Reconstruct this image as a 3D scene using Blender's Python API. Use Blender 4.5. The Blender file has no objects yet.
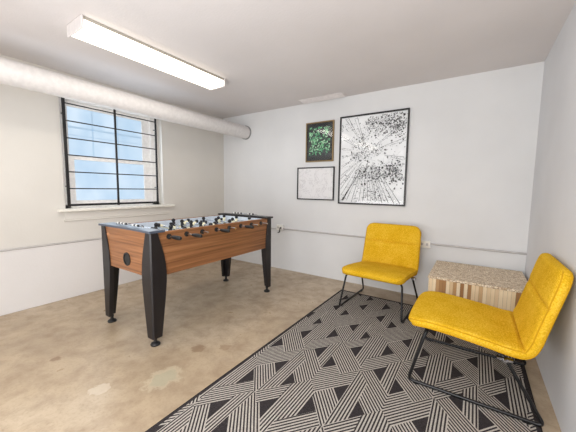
import bpy, bmesh, math, random
from mathutils import Vector, Matrix
random.seed(7)
col = bpy.context.scene.collection
PI = math.pi

# ------------------------------------------------------------------ helpers
class MB:
    def __init__(s): s.v=[]; s.f=[]
    def add(s, vs, fs):
        n=len(s.v); s.v += [tuple(v) for v in vs]; s.f += [tuple(i+n for i in f) for f in fs]; return s
    def box(s, a, b):
        x0,y0,z0=a; x1,y1,z1=b
        return s.add([(x0,y0,z0),(x1,y0,z0),(x1,y1,z0),(x0,y1,z0),(x0,y0,z1),(x1,y0,z1),(x1,y1,z1),(x0,y1,z1)],
              [(0,3,2,1),(4,5,6,7),(0,1,5,4),(1,2,6,5),(2,3,7,6),(3,0,4,7)])
    def tube(s, pts, r, n=12, cap=True):
        pts=[Vector(p) for p in pts]; rs = r if isinstance(r,(list,tuple)) else [r]*len(pts)
        t0=(pts[1]-pts[0]).normalized()
        up=Vector((0,0,1)) if abs(t0.z)<.9 else Vector((1,0,0))
        u=t0.cross(up).normalized(); rings=[]; vs=[]
        for i,p in enumerate(pts):
            if i==0: t=pts[1]-pts[0]
            elif i==len(pts)-1: t=pts[-1]-pts[-2]
            else: t=(pts[i+1]-pts[i]).normalized()+(pts[i]-pts[i-1]).normalized()
            t.normalize(); u=(u-t*u.dot(t)).normalized(); w=t.cross(u)
            for k in range(n):
                a=2*PI*k/n; vs.append(p+(u*math.cos(a)+w*math.sin(a))*rs[i])
        fs=[]
        for i in range(len(pts)-1):
            for k in range(n):
                a=i*n+k; b=i*n+(k+1)%n; fs.append((a,b,b+n,a+n))
        if cap:
            fs.append(tuple(reversed(range(n)))); m=(len(pts)-1)*n; fs.append(tuple(range(m,m+n)))
        return s.add(vs,fs)
    def lathe(s, prof, c=(0,0,0), n=20):   # prof: (r,z)
        vs=[];fs=[]
        for r,z in prof:
            for k in range(n):
                a=2*PI*k/n; vs.append((c[0]+r*math.cos(a),c[1]+r*math.sin(a),c[2]+z))
        for i in range(len(prof)-1):
            for k in range(n):
                a=i*n+k; b=i*n+(k+1)%n; fs.append((a,b,b+n,a+n))
        fs.append(tuple(reversed(range(n)))); m=(len(prof)-1)*n; fs.append(tuple(range(m,m+n)))
        return s.add(vs,fs)
    def build(s, name, mat, parent=None, bevel=0, smooth=False, seg=2):
        me=bpy.data.meshes.new(name); me.from_pydata(s.v,[],s.f)
        bm=bmesh.new(); bm.from_mesh(me); bmesh.ops.recalc_face_normals(bm,faces=bm.faces)
        bm.to_mesh(me); bm.free()
        me.materials.append(mat)
        o=bpy.data.objects.new(name,me); col.objects.link(o)
        if parent: o.parent=parent
        if bevel:
            m=o.modifiers.new('bevel','BEVEL'); m.width=bevel; m.segments=seg; m.limit_method='ANGLE'; m.angle_limit=.6
        if smooth or bevel:
            for p in me.polygons: p.use_smooth=True
            if bevel or smooth=='auto':
                m=o.modifiers.new('wn','WEIGHTED_NORMAL') if bevel else None
                if not bevel: me.set_sharp_from_angle(angle=.7)
        return o
def arc_path(pts, r, n=6):
    """polyline with rounded corners"""
    pts=[Vector(p) for p in pts]; out=[pts[0]]
    for i in range(1,len(pts)-1):
        a,b,c=pts[i-1],pts[i],pts[i+1]
        d1=(a-b).normalized(); d2=(c-b).normalized()
        p1=b+d1*r; p2=b+d2*r
        for k in range(n+1):
            t=k/n; out.append(p1*(1-t)**2+b*2*t*(1-t)+p2*t*t)
    out.append(pts[-1]); return out
def thing(name,label,cat,loc=(0,0,0),rz=0,group=None):
    o=bpy.data.objects.new(name,None); col.objects.link(o); o.location=loc; o.rotation_euler=(0,0,rz)
    o.empty_display_size=.1
    return tag(o,label,cat,group)
def tag(o,label,cat,group=None):
    o['label']=label; o['category']=cat
    if group: o['group']=group
    return o
def struct(o): o['kind']='structure'; return o
def copy_tree(o,parent=None):
    c=o.copy(); col.objects.link(c)
    if parent: c.parent=parent
    for ch in list(o.children): copy_tree(ch,c)
    return c

# ------------------------------------------------------------------ materials
def srgb(r,g,b):
    f=lambda c:(c/255/12.92) if c/255<=.04045 else ((c/255+.055)/1.055)**2.4
    return (f(r),f(g),f(b),1)
class NT:
    def __init__(s,name):
        s.m=bpy.data.materials.new(name); s.m.use_nodes=True; s.t=s.m.node_tree
        s.b=s.t.nodes['Principled BSDF']; s.out=s.t.nodes['Material Output']
    def n(s,typ,**k):
        x=s.t.nodes.new(typ)
        for a,v in k.items(): setattr(x,a,v)
        return x
    def l(s,a,b): s.t.links.new(a,b)
    def obj(s): return s.n('ShaderNodeTexCoord').outputs['Object']
    def mapping(s,vec,scale=(1,1,1),loc=(0,0,0),rot=(0,0,0)):
        m=s.n('ShaderNodeMapping'); s.l(vec,m.inputs[0]); m.inputs['Scale'].default_value=scale; m.inputs['Location'].default_value=loc; m.inputs['Rotation'].default_value=rot
        return m.outputs[0]
    def noise(s,vec,scale=5,detail=3,rough=.5,dist=0):
        x=s.n('ShaderNodeTexNoise'); s.l(vec,x.inputs['Vector']); x.inputs['Scale'].default_value=scale; x.inputs['Detail'].default_value=detail
        x.inputs['Roughness'].default_value=rough; x.inputs['Distortion'].default_value=dist; return x.outputs['Fac']
    def vor(s,vec,scale,out='Distance',feature='F1'):
        x=s.n('ShaderNodeTexVoronoi',feature=feature); s.l(vec,x.inputs['Vector']); x.inputs['Scale'].default_value=scale; return x.outputs[out]
    def ramp(s,fac,stops,interp='LINEAR'):
        r=s.n('ShaderNodeValToRGB'); s.l(fac,r.inputs[0]); e=r.color_ramp.elements; r.color_ramp.interpolation=interp
        while len(e)<len(stops): e.new(.5)
        for el,(p,c) in zip(e,stops): el.position=p; el.color=c
        return r.outputs[0]
    def math(s,op,a,b=None,c=None,clamp=False):
        x=s.n('ShaderNodeMath',operation=op); x.use_clamp=clamp
        for i,v in enumerate((a,b,c)):
            if v is None: continue
            if isinstance(v,(int,float)): x.inputs[i].default_value=v
            else: s.l(v,x.inputs[i])
        return x.outputs[0]
    def mix(s,f,a,b,bt='MIX'):
        x=s.n('ShaderNodeMix',data_type='RGBA',blend_type=bt)
        for i,v in ((0,f),(6,a),(7,b)):
            if isinstance(v,(int,float,tuple)): x.inputs[i].default_value=v
            else: s.l(v,x.inputs[i])
        return x.outputs[2]
    def bump(s,h,strength=.2,dist=.01):
        x=s.n('ShaderNodeBump'); s.l(h,x.inputs['Height']); x.inputs['Strength'].default_value=strength; x.inputs['Distance'].default_value=dist
        s.l(x.outputs[0],s.b.inputs['Normal'])
    def base(s,c,rough=.5,metal=0,spec=.5):
        if isinstance(c,tuple): s.b.inputs['Base Color'].default_value=c
        else: s.l(c,s.b.inputs['Base Color'])
        s.b.inputs['Roughness'].default_value=rough; s.b.inputs['Metallic'].default_value=metal
        s.b.inputs['Specular IOR Level'].default_value=spec; return s
def plain(name,c,rough=.5,metal=0,spec=.5,var=.06,scale=30):
    """flat colour with a faint procedural variation"""
    t=NT(name); f=t.noise(t.obj(),scale,2)
    a=tuple(x*(1-var) for x in c[:3])+(1,); b=tuple(min(1,x*(1+var)) for x in c[:3])+(1,)
    t.base(t.ramp(f,[(.3,a),(.7,b)]),rough,metal,spec); return t.m
def wallmat(name,c,bs=.15,var=.04,fs=60):
    t=NT(name); v=t.obj(); f=t.noise(v,1.6,4)
    a=tuple(x*(1-var) for x in c[:3])+(1,); b=tuple(min(1,x*(1+var)) for x in c[:3])+(1,)
    t.base(t.ramp(f,[(.3,a),(.7,b)]),.75,0,.25)
    t.bump(t.math('ADD',t.noise(v,fs,3),t.math('MULTIPLY',t.noise(v,6,2),1.5)),bs,.004); return t.m
M={}
M['wall_left']=wallmat('painted_block_warm',srgb(213,209,202))
M['wall_low']=wallmat('painted_dado_white',srgb(221,218,216))
M['wall_back']=wallmat('painted_wall_white',srgb(216,216,216))
M['wall_right']=wallmat('painted_wall_grey',srgb(213,214,217))
M['ceiling']=wallmat('ceiling_paint',srgb(212,207,206),.25,.03)
M['trim']=plain('white_trim_paint',srgb(232,229,220),.4)
M['pipe']=plain('pipe_white_paint',srgb(214,210,208),.5)
M['collar']=plain('grey_metal_collar',srgb(150,150,150),.4,.5)
M['black']=plain('black_powdercoat',srgb(26,25,26),.4,0,.5)
M['blackmetal']=plain('black_steel_tube',srgb(24,23,24),.32,.2,.5)
M['legblack']=plain('table_leg_black',srgb(25,21,23),.4,0,.5)
M['slate']=plain('slate_grey_top',srgb(72,80,94),.35,0,.5)
M['chrome']=plain('chrome',srgb(205,205,208),.18,1)
M['rubber']=plain('black_rubber',srgb(18,18,19),.5)
M['white_plastic']=plain('white_plastic',srgb(236,235,232),.35)
M['inner_white']=plain('table_inner_white',srgb(214,222,232),.4)
M['field']=plain('playfield_pale',srgb(206,216,226),.35)
M['manblack']=plain('player_black',srgb(16,17,24),.35)
M['mancream']=plain('player_cream',srgb(238,232,200),.4)
M['gold']=plain('brushed_gold_frame',srgb(142,120,84),.35,.5)
M['darkwood']=plain('dark_inner_frame',srgb(50,42,30),.4)
M['conduit']=plain('conduit_grey_white',srgb(188,184,182),.45)
M['fixture']=plain('fixture_white_metal',srgb(214,208,206),.4)
M['fixture_grey']=plain('fixture_housing',srgb(168,162,150),.4)
M['sash']=plain('sash_paint',srgb(244,242,240),.45)
M['emblem']=plain('tan_emblem',srgb(205,150,110),.4)

def emis(name,c,st):
    t=NT(name); t.base(c,.4); t.b.inputs['Emission Color'].default_value=c
    f=t.noise(t.obj(),3,2); t.l(t.math('MULTIPLY_ADD',f,st*.25,st*.87),t.b.inputs['Emission Strength']); return t.m
M['diffuser']=emis('lit_diffuser',(1,.93,.80,1),1.9)
# frosted window glass lit by daylight outside
t=NT('frosted_glass'); v=t.obj(); f=t.noise(t.mapping(v,(1,1.5,1.2)),2.5,2)
c=t.ramp(f,[(.3,srgb(176,204,228)),(.7,srgb(206,224,240))])
t.base(srgb(60,70,80),.25); t.l(c,t.b.inputs['Emission Color']); t.b.inputs['Emission Strength'].default_value=.95; M['glass']=t.m
t=NT('muntin_behind_glass'); t.base(srgb(130,150,165),.4); t.b.inputs['Emission Color'].default_value=srgb(158,182,204); t.b.inputs['Emission Strength'].default_value=.75; M['muntin']=t.m

# concrete floor
t=NT('sealed_concrete'); v=t.obj()
f1=t.noise(v,1.3,6,.6,.6); f2=t.noise(v,7,6,.65,.3); f3=t.noise(v,60,3,.6)
c=t.ramp(f1,[(.28,srgb(154,136,113)),(.5,srgb(180,161,135)),(.72,srgb(199,183,160))])
c=t.mix(t.math('MULTIPLY',t.ramp(f2,[(.42,(0,0,0,1)),(.72,(1,1,1,1))]),.65),c,srgb(142,120,98))
c=t.mix(t.math('MULTIPLY',t.ramp(f3,[(.5,(0,0,0,1)),(.8,(1,1,1,1))]),.35),c,srgb(130,108,86))
# worn dark blots
vb=t.vor(t.mapping(v,(1,1,1),(.3,.1,0)),3.1); c=t.mix(t.math('MULTIPLY',t.ramp(vb,[(.03,(1,1,1,1)),(.09,(0,0,0,1))]),.35),c,srgb(110,86,66))
# pale filled patches in the slab
def patch(c,px,py,r,colr,amt,sq=(1,1)):
    d=t.n('ShaderNodeVectorMath',operation='DISTANCE'); mp=t.mapping(v,(sq[0],sq[1],0),(0,0,0)); t.l(mp,d.inputs[0]); d.inputs[1].default_value=(px*sq[0],py*sq[1],0)
    dd=t.math('ADD',d.outputs['Value'],t.math('MULTIPLY',t.math('SUBTRACT',t.noise(v,22,4,.6),.5),r*1.9))
    return t.mix(t.math('MULTIPLY',t.ramp(t.math('DIVIDE',dd,r*1.5),[(.55,(1,1,1,1)),(.72,(0,0,0,1))]),amt),c,colr)
c=patch(c,2.02,-2.47,.095,srgb(206,194,168),.4,(1,.75)); c=patch(c,2.02,-2.47,.065,srgb(160,158,136),.5,(1,.75))
c=patch(c,1.93,-2.13,.05,srgb(132,104,78),.6); c=patch(c,1.22,-2.78,.03,srgb(120,90,66),.6); c=patch(c,1.80,-2.75,.05,srgb(214,202,182),.5); c=patch(c,2.08,-2.0,.04,srgb(140,112,86),.5)
t.base(c,.36,0,.45); rr=t.ramp(f2,[(.3,(.26,.26,.26,1)),(.7,(.46,.46,.46,1))]); t.l(rr,t.b.inputs['Roughness'])
t.bump(f3,.08,.003); M['floor']=t.m

# wood laminate of the table
t=NT('walnut_laminate'); v=t.obj()
f=t.noise(t.mapping(v,(1.2,1.2,55)),1,5,.6,.4); g=t.noise(t.mapping(v,(4,4,220)),1,2)
c=t.ramp(f,[(.3,srgb(114,74,44)),(.5,srgb(152,102,64)),(.72,srgb(180,128,86))])
c=t.mix(t.math('MULTIPLY',g,.45),c,srgb(98,62,38)); t.base(c,.38,0,.4); M['wood']=t.m

# mustard fabric
t=NT('mustard_fabric'); v=t.obj(); a=t.noise(v,55,3,.6); b=t.noise(v,7,3); k=t.vor(v,160)
c=t.ramp(t.math('MULTIPLY_ADD',b,.25,t.math('MULTIPLY',t.noise(v,140,3,.7),.75)),[(.36,srgb(196,150,16)),(.5,srgb(220,173,36)),(.64,srgb(236,196,74))])
t.base(c,.95,0,.06); t.bump(t.math('ADD',k,a),.16,.003); M['fabric']=t.m
M['piping']=plain('mustard_piping',srgb(200,152,20),.8,0,.2)

# stool
t=NT('mosaic_top'); v=t.obj(); w=t.mapping(v,(1,1,1))
cc=t.vor(w,58,'Color'); ed=t.vor(w,58,'Distance','DISTANCE_TO_EDGE')
sep=t.n('ShaderNodeSeparateColor'); t.l(cc,sep.inputs[0])
c=t.ramp(sep.outputs[0],[(.0,srgb(190,164,132)),(.4,srgb(228,210,182)),(.8,srgb(236,222,198)),(1,srgb(200,176,148))])
c=t.mix(t.ramp(ed,[(.02,(1,1,1,1)),(.09,(0,0,0,1))]),c,srgb(150,122,94)); t.base(c,.6); t.bump(ed,.4,.003); M['mosaic']=t.m
t=NT('split_wood_sides'); v=t.obj()
s=t.n('ShaderNodeSeparateXYZ'); t.l(v,s.inputs[0])
u=t.math('ADD',s.outputs[0],s.outputs[1]); q=t.math('FLOOR',t.math('MULTIPLY',u,38))
wn=t.n('ShaderNodeTexWhiteNoise',noise_dimensions='1D'); t.l(q,wn.inputs['W'])
c=t.ramp(wn.outputs['Value'],[(0,srgb(150,106,62)),(.1,srgb(186,142,92)),(.2,srgb(232,206,164)),(.8,srgb(246,228,194)),(1,srgb(214,176,126))])
gr=t.noise(t.mapping(v,(90,90,6)),1,3); c=t.mix(t.math('MULTIPLY',gr,.35),c,srgb(150,108,66))
fr=t.math('FRACT',t.math('MULTIPLY',u,38)); c=t.mix(t.math('MULTIPLY',t.math('LESS_THAN',fr,.07),.55),c,srgb(96,66,42))
t.base(c,.6); M['splitwood']=t.m

# rug: rhombic lattice, every half-cell has a dark triangle with stripes wheeling round it
t=NT('geometric_rug'); v=t.obj(); s=t.n('ShaderNodeSeparateXYZ'); t.l(v,s.inputs[0]); X,Y=s.outputs[0],s.outputs[1]
m=t.math
u=m('DIVIDE',m('SUBTRACT',X,3.02),.44); w=m('DIVIDE',m('ADD',Y,1.965),.54)
P=m('ROUND',m('ADD',u,w)); Q=m('ROUND',m('SUBTRACT',u,w))
lu=m('SUBTRACT',u,m('MULTIPLY',m('ADD',P,Q),.5)); lv=m('SUBTRACT',w,m('MULTIPLY',m('SUBTRACT',P,Q),.5))
row=m('FLOORED_MODULO',m('ADD',m('SUBTRACT',P,Q),.01),3) if False else m('FLOORED_MODULO',m('ADD',m('SUBTRACT',P,Q),300.5),3)
r1=m('MULTIPLY',m('GREATER_THAN',row,1),m('LESS_THAN',row,2)); r2=m('GREATER_THAN',row,2); r0=m('LESS_THAN',row,1)
R_=m('GREATER_THAN',lu,0); L_=m('SUBTRACT',1,R_)
def sel(l0,rr0,l1,rr1,l2,rr2):
    acc=None
    for rw,(l,r) in ((r0,(l0,rr0)),(r1,(l1,rr1)),(r2,(l2,rr2))):
        x=m('MULTIPLY',rw,m('MULTIPLY_ADD',R_,r-l,l)); acc=x if acc is None else m('ADD',acc,x)
    return acc
t0=sel(.0,.40,.36,.0,.36,.36); t1=sel(.387,.0,.26,.285,.06,.29); t2=sel(.313,.30,.08,.415,.28,.05)
w0=m('MULTIPLY',m('ABSOLUTE',lu),2); h=m('MULTIPLY',m('SUBTRACT',1,w0),.5); w1=m('ADD',h,lv); w2=m('SUBTRACT',h,lv)
i0=m('LESS_THAN',w0,t0); i1=m('LESS_THAN',w1,t1); i2=m('LESS_THAN',w2,t2)
# wheel: 0 unless inside 1's band, 1 unless inside 2's band, 2 unless inside 0's band
a0=m('MULTIPLY',i0,m('SUBTRACT',1,i1)); a1=m('MULTIPLY',i1,m('SUBTRACT',1,i2)); a2=m('MULTIPLY',i2,m('SUBTRACT',1,i0))
def st(x,fr): return m('LESS_THAN',m('FRACT',m('ADD',m('MULTIPLY',x,fr),.25)),.5)
stripe=m('ADD',m('ADD',m('MULTIPLY',a0,st(w0,13)),m('MULTIPLY',a1,st(w1,20))),m('MULTIPLY',a2,st(w2,20)),clamp=True)
# border
bd=m('MULTIPLY',m('MULTIPLY',m('GREATER_THAN',X,2.335),m('LESS_THAN',X,3.925)),m('LESS_THAN',Y,-.355))
stripe=m('MULTIPLY',stripe,bd)
nz=t.noise(v,260,2); nz2=t.noise(v,30,2)
dk=t.ramp(nz,[(.3,srgb(38,35,36)),(.7,srgb(66,61,62))]); lt=t.ramp(nz,[(.3,srgb(158,152,143)),(.7,srgb(198,191,182))])
c=t.mix(stripe,dk,lt); t.base(c,.92,0,.1); t.bump(m('ADD',m('MULTIPLY',stripe,1.2),nz),.5,.003); M['rug']=t.m
M['rugedge']=plain('rug_binding',srgb(40,37,38),.9,0,.1)

# art
M['leafground']=plain('dark_navy_print',srgb(24,32,38),.4)
t=NT('paper_white'); t.base(srgb(240,240,240),.6); f=t.noise(t.obj(),9,3); t.l(t.ramp(f,[(.3,srgb(234,234,234)),(.7,srgb(246,246,246))]),t.b.inputs['Base Color']); M['paper']=t.m
t=NT('sketch_print'); v=t.obj(); n1=t.noise(v,7,6,.6,1.2); band=t.math('ABSOLUTE',t.math('SUBTRACT',n1,.5))
c=t.ramp(band,[(.0,srgb(206,203,204)),(.012,srgb(224,222,222)),(.04,srgb(232,230,230))]); t.base(c,.5); M['sketch']=t.m
t=NT('ink'); f=t.noise(t.obj(),60,3); t.base(t.ramp(f,[(.35,srgb(14,14,15)),(.65,srgb(52,52,54))]),.5); M['ink']=t.m
t=NT('ink_pale'); f=t.noise(t.obj(),80,3); t.base(t.ramp(f,[(.35,srgb(120,120,122)),(.65,srgb(190,190,190))]),.5); M['inkpale']=t.m
# picture glazing: thin clear sheet with a mirror-like surface
t=NT('picture_glazing'); tr=t.n('ShaderNodeBsdfTransparent'); gl=t.n('ShaderNodeBsdfGlossy'); gl.inputs['Roughness'].default_value=.04
fr=t.n('ShaderNodeFresnel'); fr.inputs['IOR'].default_value=1.5
mx=t.n('ShaderNodeMixShader'); t.l(fr.outputs[0],mx.inputs[0]); t.l(tr.outputs[0],mx.inputs[1]); t.l(gl.outputs[0],mx.inputs[2]); t.l(mx.outputs[0],t.out.inputs[0]); M['glazing']=t.m

# ------------------------------------------------------------------ room
W,H=4.03,2.36; YF=-5.2; T=.2
struct(MB().box((-T,YF-T,-.1),(W+T,T,0)).build('floor',M['floor']))
struct(MB().box((-T,YF-T,H),(W+T,T,H+.1)).build('ceiling',M['ceiling']))
struct(MB().box((0,0,0),(W,T,H)).build('wall_back',M['wall_back']))
struct(MB().box((W,YF,0),(W+T,T,H)).build('wall_right',M['wall_right']))
struct(MB().box((0,YF-T,0),(W,YF,H)).build('wall_front',M['wall_back']))
wy0,wy1,wz0,wz1=-2.26,-1.13,.96,2.17
b=MB(); b.box((-T,YF,0),(0,wy0,H)); b.box((-T,wy1,0),(0,T,H)); b.box((-T,wy0,0),(0,wy1,wz0)); b.box((-T,wy0,wz1),(0,wy1,H))
struct(b.build('wall_left',M['wall_left']))
# raised lower part of the left wall with its ledge
struct(MB().box((0,YF,0),(.008,0,.598)).build('trim_1',M['wall_low'],bevel=.004))
# window
win=thing('window_1','x','x'); del win['label']; del win['category']; struct(win)
b=MB(); x0,x1=-.19,-.10
b.box((x0,wy0,wz0),(x1,-2.17,wz1)); b.box((x0,-1.23,wz0),(x1,wy1,wz1)); b.box((x0,wy0,2.12),(x1,wy1,wz1)); b.box((x0,wy0,wz0),(x1,wy1,1.0))
b.build('window_frame',M['sash'],win,bevel=.004)
def sash(y0,y1,z0,z1,x,wl,wr,wb,wt):
    b=MB(); b.box((x-.03,y0,z0),(x,y0+wl,z1)); b.box((x-.03,y1-wr,z0),(x,y1,z1)); b.box((x-.03,y0+wl,z0),(x,y1-wr,z0+wb)); b.box((x-.03,y0+wl,z1-wt),(x,y1-wr,z1))
    s=b.build('sash',M['sash'],win,bevel=.003)
    MB().box((x-.022,y0+wl,z0+wb),(x-.016,y1-wr,z1-wt)).build('glass_pane',M['glass'],s); return s
lo=sash(-2.17,-1.23,1.0,1.545,-.11,.055,.10,.045,.05)
up=sash(-2.17,-1.23,1.50,2.12,-.145,.025,.09,.045,.055)
for y in (-1.9,-1.62): MB().box((-.163,y-.008,1.545),(-.158,y+.008,2.065)).build('muntin',M['muntin'],up)
MB().box((-.163,-2.145,1.84),(-.158,-1.32,1.862)).build('muntin',M['muntin'],up)
MB().box((-.163,-2.145,1.76),(-.158,-1.32,1.77)).build('muntin',M['muntin'],up)
MB().box((-.10,-2.33,.935),(.055,-.99,.965)).build('window_sill',M['trim'],win,bevel=.006)
b=MB(); b.box((0,-2.27,.85),(.008,-1.07,.935)); b.box((0,-2.28,.832),(.014,-1.06,.85)); b.build('apron',M['wall_left'],win,bevel=.004)
# black security bars
gr=thing('window_grille','black metal security grille of thin bars fixed over the window','grille',(.03,-1.73,1.0))
def gb(a,c,name='bar'):
    o=(.03,-1.73,1.0); MB().box(tuple(a[i]-o[i] for i in range(3)),tuple(c[i]-o[i] for i in range(3))).build(name,M['black'],gr,bevel=.002)
for y,wd in ((-2.235,.014),(-1.738,.011),(-1.235,.012)): gb((.022,y-wd,.985),(.036,y+wd,2.14 if y<-2 else 2.13),'upright_bar')
for k in range(7):
    z=1.003+k*.1745; gb((.024,-2.245,z-(.012 if k==0 else .006)),(.034,-1.225,z+(.012 if k==0 else .006)),'cross_bar')
for y in (-2.235,-1.235):
    for z in (1.2,1.95): gb((-.03,y-.006,z-.006),(.026,y+.006,z+.006),'wall_bracket')

# ceiling pipe
pp=thing('overhead_pipe','fat white painted pipe running under the ceiling above the window','pipe',(.505,0,2.076))
MB().tube([(0,0,0),(0,YF,0)],.096,48).build('pipe_run',M['pipe'],pp,smooth='auto')
MB().tube([(0,-.001,0),(0,-.02,0)],.107,48).build('wall_collar',M['collar'],pp,smooth='auto')

# ceiling light
cl=thing('ceiling_light','long glowing fluorescent ceiling light with a white end cap','ceiling light',(1.175,-1.875,H))
hw=.125; L=.655
MB().box((-hw+.01,-L+.008,-.022),(hw-.01,L-.008,0)).build('housing',M['fixture_grey'],cl,bevel=.003)
b=MB(); pr=[(-hw+.012,-.022),(-hw+.006,-.06),(-hw+.03,-.078),(0,-.082),(hw-.03,-.078),(hw-.006,-.06),(hw-.012,-.022)]
n=len(pr); b.add([(x,-L+.012,z) for x,z in pr]+[(x,L-.012,z) for x,z in pr],[(i,i+1,i+1+n,i+n) for i in range(n-1)]+[(n-1,0,n,2*n-1),tuple(range(n)),tuple(range(n,2*n))])
b.build('diffuser',M['diffuser'],cl,smooth='auto')
for s in (-1,1): MB().box((-hw,s*L-.007,-.084),(hw,s*L+.007,0)).build('end_cap',M['fixture'],cl,bevel=.006)

cl2=copy_tree(cl); cl2.location=(1.22,-3.64,H)
cl2['label']='second fluorescent ceiling light, seen only as a streak reflected in the large picture'
# ceiling register
vt=thing('ceiling_vent','slim white air vent on the ceiling above the pictures','vent',(1.89,-.12,H))
MB().box((-.31,-.065,-.008),(.31,.065,0)).build('frame',M['fixture'],vt,bevel=.003)
b=MB()
for k in range(6):
    y=-.045+k*.018; b.add([(-.29,y,-.009),(.29,y,-.009),(.29,y+.012,-.022),(-.29,y+.012,-.022),(-.29,y+.002,-.008),(.29,y+.002,-.008),(.29,y+.014,-.021),(-.29,y+.014,-.021)],[(0,1,2,3),(4,7,6,5),(0,4,5,1),(1,5,6,2),(2,6,7,3),(3,7,4,0)])
b.build('louvres',M['fixture'],vt)

# conduit and outlets on back wall
def outlet(x,z,w,h,label):
    o=thing('electrical_outlet',label,'outlet',(x,0,z))
    MB().box((-w/2,-.035,-h/2),(w/2,0,h/2)).build('box',M['white_plastic'],o,bevel=.005)
    p=MB().box((-w/2+.006,-.039,-h/2+.006),(w/2-.006,-.034,h/2-.006)).build('cover_plate',M['trim'],o,bevel=.002)
    for s in (-1,1): MB().box((s*w*.22-.012,-.042,-.014),(s*w*.22+.012,-.038,.014)).build('socket',M['conduit'],p,bevel=.002)
    return o
o1=outlet(1.19,.63,.11,.085,'white surface outlet box on the back wall beside the foosball table')
MB().tube([(.035,-.045,.0),(.035,-.07,-.0),(.03,-.075,-.06),(0,-.07,-.07)],.008,8).build('plug_lead',M['rubber'],o1,smooth=True)
outlet(3.155,.612,.115,.085,'white outlet box on the back wall just right of the upright yellow chair')
tag(MB().tube([(1.245,-.012,.615),(3.0975,-.012,.615)],.010,10).build('wall_conduit',M['conduit'],smooth='auto'),'thin conduit on the back wall running between the two outlet boxes','conduit')
tag(MB().tube([(3.2125,-.012,.618),(W,-.012,.618)],.010,10).build('wall_conduit',M['conduit'],smooth='auto'),'short thin conduit on the back wall from the right outlet into the corner','conduit')
tag(MB().tube([(.015,-.012,.60),(1.135,-.012,.605)],.010,10).build('wall_conduit',M['conduit'],smooth='auto'),'thin conduit on the back wall hidden behind the foosball table','conduit')

tag(MB().tube([(.010,-.02,.606),(.010,YF+.01,.606)],.0095,10).build('wall_conduit',M['conduit'],smooth='auto'),'long thin grey tube standing in for the shadow line low along the left wall below the window','conduit')  # grey tube stands in for the dark shadow line along this wall
# ------------------------------------------------------------------ pictures
def frame(t_,w,h,fw,d,mat,name='frame'):
    b=MB(); b.box((-w/2,-d,-h/2),(-w/2+fw,0,h/2)); b.box((w/2-fw,-d,-h/2),(w/2,0,h/2)); b.box((-w/2+fw,-d,h/2-fw),(w/2-fw,0,h/2)); b.box((-w/2+fw,-d,-h/2),(w/2-fw,0,-h/2+fw))
    return b.build(name,mat,t_,bevel=.002)
def glaze(t_,w,h,y): MB().add([(-w/2,y,-h/2),(w/2,y,-h/2),(w/2,y,h/2),(-w/2,y,h/2)],[(0,1,2,3)]).build('glazing',M['glazing'],t_)
big=thing('framed_picture','large black framed black-and-white picture looking up into a forest canopy','picture',(2.516,-.001,1.566))
w,h=.822,1.09
frame(big,w,h,.017,.03,M['black'])
pt=MB().box((-w/2+.012,-.012,-h/2+.012),(w/2-.012,-.002,h/2-.012)).build('print',M['paper'],big)
rw,rh=w/2-.02,h/2-.02; cx,cz=-.055,.09
def clipline(bm_,p,q,wa,wb,y=-.0135):
    """tapered strip p->q clipped to the sheet"""
    p=Vector(p);q=Vector(q);N=24;d=(q-p);nrm=Vector((-d.y,d.x)).normalized();pts=[]
    for i in range(N+1):
        a=p+d*i/N
        if abs(a.x)>rw or abs(a.y)>rh: break
        pts.append((a,wa+(wb-wa)*i/N))
    if len(pts)<2: return
    vs=[];fs=[]
    for a,wd in pts:
        wd*=random.uniform(.5,1.3); vs+= [(a.x+nrm.x*wd,y,a.y+nrm.y*wd),(a.x-nrm.x*wd,y,a.y-nrm.y*wd)]
    for i in range(len(pts)-1): fs.append((2*i,2*i+1,2*i+3,2*i+2))
    bm_.add(vs,fs)
def blob(bm_,x,z,r,y=-.0138):
    if abs(x)>rw-r or abs(z)>rh-r: return
    n=random.randint(4,6); a0=random.random()*6; bm_.add([(x+r*random.uniform(.4,1.2)*math.cos(a0+2*PI*k/n),y,z+r*random.uniform(.4,1.2)*math.sin(a0+2*PI*k/n)) for k in range(n)],[tuple(range(n))])
ink=MB(); pale=MB()
trunks=[-118,-108,-99,-90,-82,-74,-66,-57,-128,-140,-35,-12,16,38,55,66,108,122,150,168,186,205]
for a in trunks:
    a_=math.radians(a+random.uniform(-2,2)); dr=Vector((math.cos(a_),math.sin(a_))); nr=Vector((-dr.y,dr.x))
    st_=random.uniform(.12,.22); c0=Vector((cx,cz))
    hwid=random.uniform(.016,.03)
    for sgn in (-1,1):
        clipline(ink if sgn>0 or random.random()<.4 else pale,c0+dr*st_+nr*sgn*.004,c0+dr*1.1+nr*sgn*hwid*2.2,.0009,.0052 if a<0 else .0045)
    for k in range(18):      # bark marks
        r_=random.uniform(st_,.75); p=c0+dr*r_; hh=hwid*2*r_
        clipline(pale if random.random()<.6 else ink,p-nr*hh*random.uniform(.1,.9),p+nr*hh*random.uniform(.1,.9),.0012,.0016)
clipline(ink,(cx-.06,cz-.2),(-.36,-.5),.001,.009)
def cluster(x,z,sx,sz,n,r):
    for _ in range(n):
        px=random.gauss(x,sx);pz=random.gauss(z,sz); blob(ink if random.random()<.55 else pale,px,pz,random.uniform(.4,1.25)*r,-.0138-random.random()*.0004)
cluster(.27,.40,.10,.09,420,.011); cluster(.20,-.17,.13,.06,300,.012); cluster(-.13,.20,.07,.07,120,.009); cluster(-.02,.10,.12,.04,150,.008)
cluster(-.05,-.17,.12,.07,200,.010); cluster(-.18,.03,.08,.03,90,.008); cluster(.0,.42,.06,.05,120,.009); cluster(.05,-.42,.14,.06,160,.008); cluster(-.3,.4,.06,.05,50,.007);cluster(.3,-.1,.05,.05,80,.011)
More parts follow.
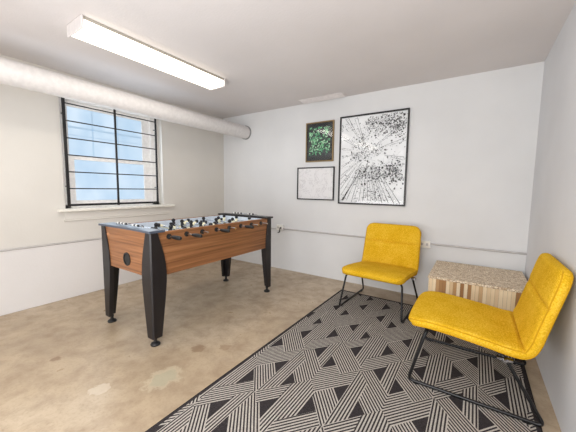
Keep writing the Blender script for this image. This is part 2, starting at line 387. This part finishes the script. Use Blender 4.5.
for _ in range(60):
    x=random.uniform(-.3,.35); z=random.uniform(-.3,.45); a=random.uniform(0,6.28); l=random.uniform(.04,.12)
    clipline(pale,(x,z),(x+l*math.cos(a),z+l*math.sin(a)),.0012,.0004,-.0142)
ink.build('printed_trees',M['ink'],pt); pale.build('printed_bark',M['inkpale'],pt)
glaze(big,w-.03,h-.03,-.02)

gp=thing('framed_picture','small gold framed picture of green leaves on a dark ground','picture',(1.815,-.001,1.83))
frame(gp,.41,.522,.014,.028,M['gold']); frame(gp,.384,.496,.012,.022,M['darkwood'],'inner_frame')
gpr=MB().box((-.185,-.012,-.24),(.185,-.002,.24)).build('print',M['leafground'],gp)
greens=[plain('leaf_green',srgb(*c_),.4) for c_ in ((36,92,70),(72,150,104),(122,190,140),(176,220,184))]
for gi,gm in enumerate(greens):
    b=MB()
    for _ in range(60):
        x=random.uniform(-.15,.145); z=random.uniform(-.17,.19); a=random.uniform(0,6.28); l=random.uniform(.014,.03)*(1-.12*gi); w_=l*random.uniform(.45,.7); ca,sa=math.cos(a),math.sin(a); y=-.0125-random.random()*.001-gi*.0003
        if z<-.12 and random.random()<.6: continue
        b.add([(x+ca*l*p_-sa*w_*q__,y,z+sa*l*p_+ca*w_*q__) for p_,q__ in ((-1,0),(-.3,.8),(.5,.6),(1,0),(.5,-.6),(-.3,-.8))],[(0,1,2,3,4,5)])
    b.build('printed_leaves',gm,gpr); glaze(gp,.37,.48,-.018)
wp=thing('framed_picture','small black framed picture of a very faint pale sketch','picture',(1.76,-.001,1.279))
frame(wp,.562,.442,.014,.026,M['black'])
MB().box((-.27,-.012,-.21),(.27,-.002,.21)).build('print',M['sketch'],wp); glaze(wp,.535,.415,-.018)

# ------------------------------------------------------------------ rug
rg=thing('area_rug','black and cream geometric rug of stripes and dark triangles under both chairs','rug',(0,0,0))
rg.location=(0,0,0)
MB().box((2.318,-3.05,0),(3.945,-.335,.006)).build('woven_field',M['rug'],rg)
b=MB()
b.tube([(2.316,-3.05,.004),(2.316,-.335,.003)],.0034,8); b.tube([(3.947,-3.05,.004),(3.947,-.335,.003)],.0034,8); b.tube([(2.316,-.333,.004),(3.947,-.333,.003)],.0034,8); b.tube([(2.316,-3.052,.004),(3.947,-3.052,.003)],.0034,8)
b.build('edge_binding',M['rugedge'],rg,smooth=True)

# ------------------------------------------------------------------ foosball table
tx0,tx1,ty0,ty1=.906,1.656,-2.318,-.853; TX,TY=(tx0+tx1)/2,(ty0+ty1)/2
ft=thing('foosball_table','foosball table with wood grain cabinet, black tapered legs and rods of players','game table',(TX,TY,0))
hx,hy=(tx1-tx0)/2,(ty1-ty0)/2
zb,zt=.53,.867
p=.012
for s in (-1,1):
    MB().box((s*(hx-p)-(.028 if s>0 else 0),-hy+p+.02,zb),(s*(hx-p)+(0 if s>0 else .028),hy-p-.02,zt)).build('side_panel',M['wood'],ft,bevel=.003)
    y0=s*(hy-p); y1=y0-s*.02
    MB().box((-hx+p,min(y0,y1),zb),(hx-p,max(y0,y1),zt)).build('end_panel',M['wood'],ft,bevel=.003)
    # pale inner liner
    MB().box((s*(hx-p-.034)-.005,-hy+.11,.74),(s*(hx-p-.034)+.005,hy-.11,zt-.004)).build('inner_liner',M['inner_white'],ft)
    # end cap plate with a gently bowed outer edge
    b=MB(); N=14; ov=.012; yo=s*(hy+ov); yi=s*(hy-.115); up_=[];lo_=[]
    for k in range(N+1):
        u=-1+2*k/N; x=u*(hx+ov); bow=-s*.03*(1-u*u)
        up_.append((x,yo+bow*.5)); lo_.append((x,yi+s*.02*(1-u*u)))
    ring=up_+lo_[::-1]; m_=len(ring)
    vs=[(x,y,zt) for x,y in ring]+[(x,y,zt+.018) for x,y in ring]
    fs=[(i,(i+1)%m_,(i+1)%m_+m_,i+m_) for i in range(m_)]
    for k in range(N):
        a,bb,c_,d=k,k+1,m_-2-k,m_-1-k; fs+=[(a,d,c_,bb),(a+m_,bb+m_,c_+m_,d+m_)]
    b.add(vs,fs).build('end_cap',M['slate'] if s<0 else M['legblack'],ft,bevel=.003)
    MB().box((-hx+.05,s*(hy-.125)-.006,.70),(hx-.05,s*(hy-.125)+.006,zt)).build('goal_wall',M['inner_white'],ft)
MB().box((-hx+.04,-hy+.03,.732),(hx-.04,hy-.03,.742)).build('playfield',M['field'],ft)
MB().box((-hx+.03,-hy+.03,zb+.002),(hx-.03,hy-.03,zb+.014)).build('bottom_panel',M['black'],ft)
# goal / ball return opening in the near end
hole=MB()
N=28; cxh,czh=.022,.628; ro,ri=.054,.042; yy=-hy+p
vs=[];fs=[]
for (r,y) in ((ro,yy+.001),(ro,yy-.005),(ri,yy-.005),(ri,yy-.0008)):
    for k in range(N): vs.append((cxh+r*math.cos(2*PI*k/N),y,czh+r*math.sin(2*PI*k/N)))
for i in range(3):
    for k in range(N): fs.append((i*N+k,i*N+(k+1)%N,(i+1)*N+(k+1)%N,(i+1)*N+k))
fs.append(tuple(range(3*N,4*N))); hole.add(vs,fs).build('ball_return',M['rubber'],ft,smooth='auto')
b=MB()
for k,(x,z,l) in enumerate(((-.30,.80,.05),(-.295,.791,.035),(-.282,.807,.02))): b.box((x,yy-.0015,z),(x+l,yy,z+.005))
b.build('emblem',M['emblem'],ft)
# legs
prof=[(.868,.062),(.79,.084),(.72,.104),(.64,.120),(.56,.128),(.48,.126),(.36,.114),(.2,.094),(.062,.076)]
for sx in (-1,1):
    for sy in (-1,1):
        b=MB(); vs=[];fs=[]
        tk=.034
        for z,w_ in prof:
            X0,Y0=sx*hx,sy*hy; c_=.010; wy=w_ if sy<0 else .062+(w_-.062)*.6
            vs+=[(X0-sx*c_,Y0,z),(X0,Y0-sy*c_,z),(X0,Y0-sy*wy,z),(X0-sx*tk,Y0-sy*wy,z),(X0-sx*tk,Y0-sy*tk,z),(X0-sx*w_,Y0-sy*tk,z),(X0-sx*w_,Y0,z)]
        for i in range(len(prof)-1):
            for k in range(7): fs.append((i*7+k,i*7+(k+1)%7,(i+1)*7+(k+1)%7,(i+1)*7+k))
        q_=(len(prof)-1)*7
        for o_ in (0,q_): fs+=[(o_,o_+1,o_+2,o_+3,o_+4),(o_,o_+4,o_+5,o_+6)]
        lg=b.add(vs,fs).build('leg',M['legblack'],ft,bevel=.003)
        MB().lathe([(.034,0),(.036,.008),(.030,.018),(.014,.026),(.012,.045),(.016,.047),(.016,.063)],(sx*(hx-.039),sy*(hy-(.039 if sy<0 else .034)),0)).build('leveling_foot',M['rubber'],lg,smooth='auto')
# rods and players
def player(mat):
    # local: rod axis = x ; head up
    b=MB(); N=14
    prof=[(.006,-.078,.009),(.010,-.074,.013),(.010,-.062,.012),(.006,-.055,.007),(.008,-.04,.009),(.012,-.018,.011),(.016,-.004,.012),(.017,.012,.012),(.013,.020,.009),(.006,.025,.006)]
    vs=[];fs=[]
    for rx,z,ry in prof:
        for k in range(N): a=2*PI*k/N; vs.append((rx*math.cos(a),ry*math.sin(a),z))
    for i in range(len(prof)-1):
        for k in range(N): fs.append((i*N+k,i*N+(k+1)%N,(i+1)*N+(k+1)%N,(i+1)*N+k))
    fs.append(tuple(reversed(range(N)))); q_=(len(prof)-1)*N; fs.append(tuple(range(q_,q_+N))); b.add(vs,fs)
    hp=[(.002,.018),(.010,.022),(.0155,.030),(.0155,.038),(.010,.047),(.002,.050)]
    return b,hp
bodies={}
for nm,bm_ in (('b','manblack'),('c','mancream')):
    b,hp=player(bm_); me=b.build('player_figure',M[bm_],smooth=True)
    hd=MB().lathe(hp,n=14).build('head',M['manblack'],smooth=True)
    bodies[nm]=(me.data,hd.data); bpy.data.objects.remove(me); bpy.data.objects.remove(hd)
# merged figure meshes (cream body keeps a black head through a second material slot)
def figmesh(key):
    b,hp=player(None); nb=len(b.f); b.lathe(hp,n=14)
    me=bpy.data.meshes.new('player_figure'); me.from_pydata(b.v,[],b.f)
    bm=bmesh.new(); bm.from_mesh(me); bmesh.ops.recalc_face_normals(bm,faces=bm.faces); bm.to_mesh(me); bm.free()
    me.materials.append(M['mancream' if key=='c' else 'manblack']); me.materials.append(M['manblack'])
    for i,pg in enumerate(me.polygons): pg.use_smooth=True; pg.material_index=1 if i>=nb else 0
    return me
FM={'b':figmesh('b'),'c':figmesh('c')}
FM['b'].materials[0]=M['manblack']
counts=[3,2,3,5,5,3,2,3]; team=['b','b','c','b','c','b','c','c']
shift=[0,.035,-.02,.015,-.01,.02,0,0]; tilts=[8,-14,70,5,-60,10,20,0]; zr=.826
for k in range(8):
    y=-2.16+k*.160-TY; near= team[k]=='b'; sh=shift[k]
    if near: xa,xb=-hx-.03+sh, hx+.045+sh
    else: xa,xb=-hx-.045+sh, hx+.085+sh
    rod=MB().tube([(xa,0,0),(xb,0,0)],.0075,12).build('player_rod',M['chrome'],ft,smooth='auto')
    rod.location=(0,y,zr)
    e=xb if near else xa; d=1 if near else -1
    MB().tube([(e-d*.012,0,0),(e,0,0),(e+d*.01,0,0),(e+d*.05,0,0),(e+d*.085,0,0),(e+d*.095,0,0)],[.010,.0125,.014,.0165,.015,.010],16).build('handle',M['rubber'],rod,smooth='auto')
    MB().tube([(hx-p-.002,0,0),(hx-p+.010,0,0)],.020,16).build('bearing',M['rubber'],rod,smooth='auto')
    MB().tube([(-hx+p+.002,0,0),(-hx+p-.010,0,0)],.020,16).build('bearing',M['rubber'],rod,smooth='auto')
    n=counts[k]; span=.56 if n>3 else (.40 if n==3 else .22)
    for s in (-1,1): MB().tube([(s*(span/2+.055)+sh,0,0),(s*(span/2+.03)+sh,0,0)],.015,12).build('rubber_bumper',M['rubber'],rod,smooth='auto')
    for i in range(n):
        f=bpy.data.objects.new('player_figure',FM[team[k]]); col.objects.link(f); f.parent=rod
        f.scale=(1.2,1.2,1.2); f.location=(-span/2+span*i/(n-1)+sh,0,0); f.rotation_euler=(math.radians(tilts[k]),0,0)
# score counters on both ends
for s in (-1,1):
    y=s*(hy-.05); sc=MB().tube(arc_path([(-.20,y,.883),(-.20,y,.901),(.20,y,.901),(.20,y,.883)],.01,4),.003,8).build('score_wire',M['chrome'],ft,smooth='auto')
    for i in range(10):
        x=-.17+i*.024+(.09 if i>5 else 0); MB().tube([(x-.009,y,.901),(x+.009,y,.901)],.0085,12).build('score_bead',M['manblack' if i%2 else 'white_plastic'],sc,smooth='auto')

# ------------------------------------------------------------------ chairs (front = local -y)
def make_chair(label,loc,rz):
    ch=thing('lounge_chair',label,'chair',loc,rz,None)
    # side profile (y,z) of the upholstery centre line, front lip to back top
    P=[(-.325,.360),(-.30,.376),(-.22,.387),(-.08,.379),(.08,.362),(.20,.348),(.255,.360),(.283,.41),(.303,.49),(.330,.60),(.357,.71),(.375,.785),(.379,.814)]
    P=[Vector((0,a,b)) for a,b in P]
    # resample with Catmull-Rom
    pts=[]
    for i in range(len(P)-1):
        p0=P[max(i-1,0)];p1=P[i];p2=P[i+1];p3=P[min(i+2,len(P)-1)]
        for k in range(8):
            t_=k/8; pts.append(.5*((2*p1)+(p2-p0)*t_+(2*p0-5*p1+4*p2-p3)*t_*t_+(3*p1-p0-3*p2+p3)*t_**3))
    pts.append(P[-1])
    ln=[0]
    for a,b in zip(pts,pts[1:]): ln.append(ln[-1]+(b-a).length)
    Lt=ln[-1]
    def at(s):
        s=min(max(s,0),Lt)
        for i in range(len(ln)-1):
            if ln[i+1]>=s:
                f=(s-ln[i])/(ln[i+1]-ln[i]+1e-9); p=pts[i].lerp(pts[i+1],f); a=pts[max(i-1,0)];b=pts[min(i+2,len(pts)-1)]; t=(b-a).normalized(); return p,Vector((0,-t.z,t.y))
    HWID=.308; TH=.029; RC=.085
    Sj=0.585   # seat/back crease
    Ss=Sj+.27  # stitched seam across the back
    def width(s):
        e=min(s,Lt-s)
        w=HWID
        if s>Sj: w-= .012*((s-Sj)/(Lt-Sj))
        if e<RC: w-= RC-math.sqrt(max(0,RC*RC-(RC-e)**2))
        return w
    def thick(s):
        e=min(s,Lt-s); th=TH
        r=.03
        if e<r: th*= math.sqrt(max(.0004,1-((r-e)/r)**2))
        return th
    def rows(a,b):
        n=int((b-a)/.012); R=[a+(b-a)*i/n for i in range(n+1)]
        for x in (.001,.003,.007,.013,.02,.028):
            for q in (x,Lt-x,Ss-x,Ss+x,Sj-x,Sj+x):
                if a<q<b: R.append(q)
        if a<Ss<b:R.append(Ss)
        R=sorted(set(round(x,5) for x in R)); return R
    def slab(a,b,name):
        M_=MB(); NS=9; NT_=14; vs=[];fs=[]; ringn=None; R=rows(a,b)
        for s in R:
            c,nrm=at(s); w_=width(s); th=thick(s); ring=[]
            crease=1.0
            d=abs(s-Sj); 
            if d<.03: crease-= .42*(1-d/.03)**1.6
            d=abs(s-Ss)
            if d<.03: crease-= .42*(1-d/.03)**1.5
            for k in range(NS):      # +x side arc bottom->top
                an=-PI/2+PI*k/(NS-1); ring.append((w_-th+th*math.cos(an),th*math.sin(an)))
            for k in range(1,NT_):   # top, +x -> -x
                u=1-2*k/NT_; ring.append(((w_-th)*u,th+.010*(1-u**4)*min(1,th/TH)))
            for k in range(NS):
                an=PI/2+PI*k/(NS-1); ring.append((-(w_-th)+th*math.cos(an),th*math.sin(an)))
            for k in range(1,NT_):
                u=-1+2*k/NT_; ring.append(((w_-th)*u,-th))
            for x,hh in ring:
                if hh>0: hh*=crease
                q=c+nrm*hh; vs.append((x,q.y,q.z))
            ringn=len(ring)
        for i in range(len(R)-1):
            for k in range(ringn): fs.append((i*ringn+k,i*ringn+(k+1)%ringn,(i+1)*ringn+(k+1)%ringn,(i+1)*ringn+k))
        fs.append(tuple(range(ringn))); q_=(len(R)-1)*ringn; fs.append(tuple(range(q_,q_+ringn)))
        return M_.add(vs,fs).build(name,M['fabric'],ch,smooth='auto')
    st=slab(.0005,Sj,'seat'); bk=slab(Sj,Lt-.0005,'backrest')
    # piping runs round the top edge
    def piping(sgn,name):
        R=[.0+Lt*i/160 for i in range(161)]
        def q(s,side):
            s2=min(max(s,.012),Lt-.012); c,nrm=at(s2); an=math.radians(38)*sgn; th=thick(s2)
            x=width(s2)-th+(th+.0005)*math.cos(an); h_=(th+.0005)*math.sin(an)
            if abs(s-Sj)<.03 and sgn>0: h_*= 1-.42*(1-abs(s-Sj)/.03)**1.6
            p_=c+nrm*h_; return (side*x,p_.y,p_.z)
        path=[q(s,1) for s in R if .012<=s<=Lt-.012]+[q(s,-1) for s in reversed(R) if .012<=s<=Lt-.012]
        path.append(path[0]); MB().tube(path,.0032,8,cap=False).build('piping',M['piping'],ch,smooth=True)
    piping(1,'piping'); piping(-1,'piping')
    # steel sled legs
    for s in (-1,1):
        x=s*.306; xi=s*.215; xm=s*.275
        path=arc_path([(xi,.10,.322),(xm,.16,.312),(x,.345,.010),(x,-.305,.010),(xm,-.222,.335),(xi,-.205,.346)],.035,6)
        lg=MB().tube(path,.0095,12).build('leg',M['blackmetal'],ch,smooth='auto')
        for y in (-.26,.27): MB().box((x-.012,y-.015,0),(x+.012,y+.015,.006)).build('glide',M['rubber'],lg)
    b=MB()
    for s in (-1,1): b.tube([(s*.225,-.24,.349),(s*.225,.12,.325),(s*.225,.19,.312)],.011,10)
    b.tube([(-.235,-.205,.345),(.235,-.205,.345)],.010,10); b.tube([(-.235,.10,.322),(.235,.10,.322)],.010,10)
    b.box((-.23,.15,.302),(.23,.235,.314))
    b.build('seat_frame',M['blackmetal'],ch,smooth='auto')
    for s in (-1,1): MB().tube([(s*.20,.17,.308),(s*.20,.265,.312),(s*.20,.305,.35),(s*.20,.322,.40)],.011,10).build('back_bracket',M['blackmetal'],ch,smooth='auto')
    for s in (-1,1):
        b=MB(); b.box((s*.285-.014,.13,.292),(s*.285+.014,.20,.304)); b.tube([(s*.262,.165,.296),(s*.312,.165,.296)],.010,10)
        b.build('bolt',M['chrome'],ch,smooth='auto')
    return ch
c1=make_chair('upright facing mustard yellow armless chair near the back wall, below the pictures',(2.82,-.53,.0075),math.radians(-3))
c1['group']='mustard lounge chairs on the rug'
c2=copy_tree(c1); c2.location=(3.615,-1.315,.007); c2.rotation_euler=(0,0,-PI/2)
c1['label']='mustard yellow armless chair facing forward against the back wall'
c2['label']='mustard yellow armless chair seen side-on, its back to the right wall'

# ------------------------------------------------------------------ low wooden table
st=thing('side_table','low boxy wooden side table with mosaic top in the corner between the chairs','side table',(3.645,-.37,.007))
MB().box((-.355,-.335,.002),(.355,.335,.422)).build('body',M['splitwood'],st,bevel=.004)
MB().box((-.362,-.342,.422),(.362,.342,.442)).build('top',M['mosaic'],st,bevel=.004)

# ------------------------------------------------------------------ light, world, camera
def area(name,loc,size,energy,color,rot=(0,0,0),sy=None):
    l=bpy.data.lights.new(name,'AREA'); l.energy=energy; l.color=color; l.size=size
    if sy: l.shape='RECTANGLE'; l.size_y=sy
    o=bpy.data.objects.new(name,l); col.objects.link(o); o.location=loc; o.rotation_euler=rot; return o
area('tube_light',(1.175,-1.875,2.268),.2,4.5,(1,.96,.90),(0,0,0),1.2)
area('tube_light',(1.22,-3.64,2.268),.2,3,(1,.96,.90),(0,0,0),1.2)
area('room_fill_light',(3.35,-4.2,2.25),1.0,27,(.95,.975,1),(0,0,0),1.2)  # unseen fill lamp added behind the camera to brighten the room
area('rear_fill_light',(3.2,-4.9,1.2),1.4,40,(.95,.975,1),(math.radians(90),0,math.radians(15)),1.8)  # added lamp behind the camera, shining forward as extra fill
area('ceiling_fill_light',(2.8,-4.0,.5),1.8,50,(.94,.97,1),(math.radians(180),0,0),1.6)  # added lamp out of view, aimed upward to lift the ceiling
area('fill_light',(1.5,-4.9,.5),1.8,22,(.96,.98,1),(math.radians(90),0,math.radians(-38)),.8)
area('window_light',(-.06,-1.7,1.55),.9,6,(.8,.9,1),(0,math.radians(-90),0),1.0)
wd=bpy.data.worlds.new('world'); bpy.context.scene.world=wd; wd.use_nodes=True
wd.node_tree.nodes['Background'].inputs[0].default_value=(.75,.85,1,1); wd.node_tree.nodes['Background'].inputs[1].default_value=.6

yaw,pitch,roll=-.5831,.0945,.0125
cyw,syw=math.cos(yaw),math.sin(yaw)
fwd=Vector((syw*math.cos(pitch),cyw*math.cos(pitch),-math.sin(pitch))); right=Vector((cyw,-syw,0)); upv=right.cross(fwd)
r2=right*math.cos(roll)+upv*math.sin(roll); u2=-right*math.sin(roll)+upv*math.cos(roll)
cam=bpy.data.cameras.new('camera'); co=bpy.data.objects.new('camera',cam); col.objects.link(co)
mt=Matrix((r2,u2,-fwd)).transposed().to_4x4(); mt.translation=Vector((3.5968,-3.4571,1.2)); co.matrix_world=mt
cam.sensor_width=36; cam.lens=283.915/576*36; cam.clip_start=.02
bpy.context.scene.camera=co
sc_=bpy.context.scene
sc_.view_settings.view_transform='Standard'; sc_.view_settings.look='None'; sc_.view_settings.exposure=.16; sc_.view_settings.gamma=1
sc_.cycles.max_bounces=8; sc_.cycles.diffuse_bounces=5; sc_.cycles.use_denoising=True
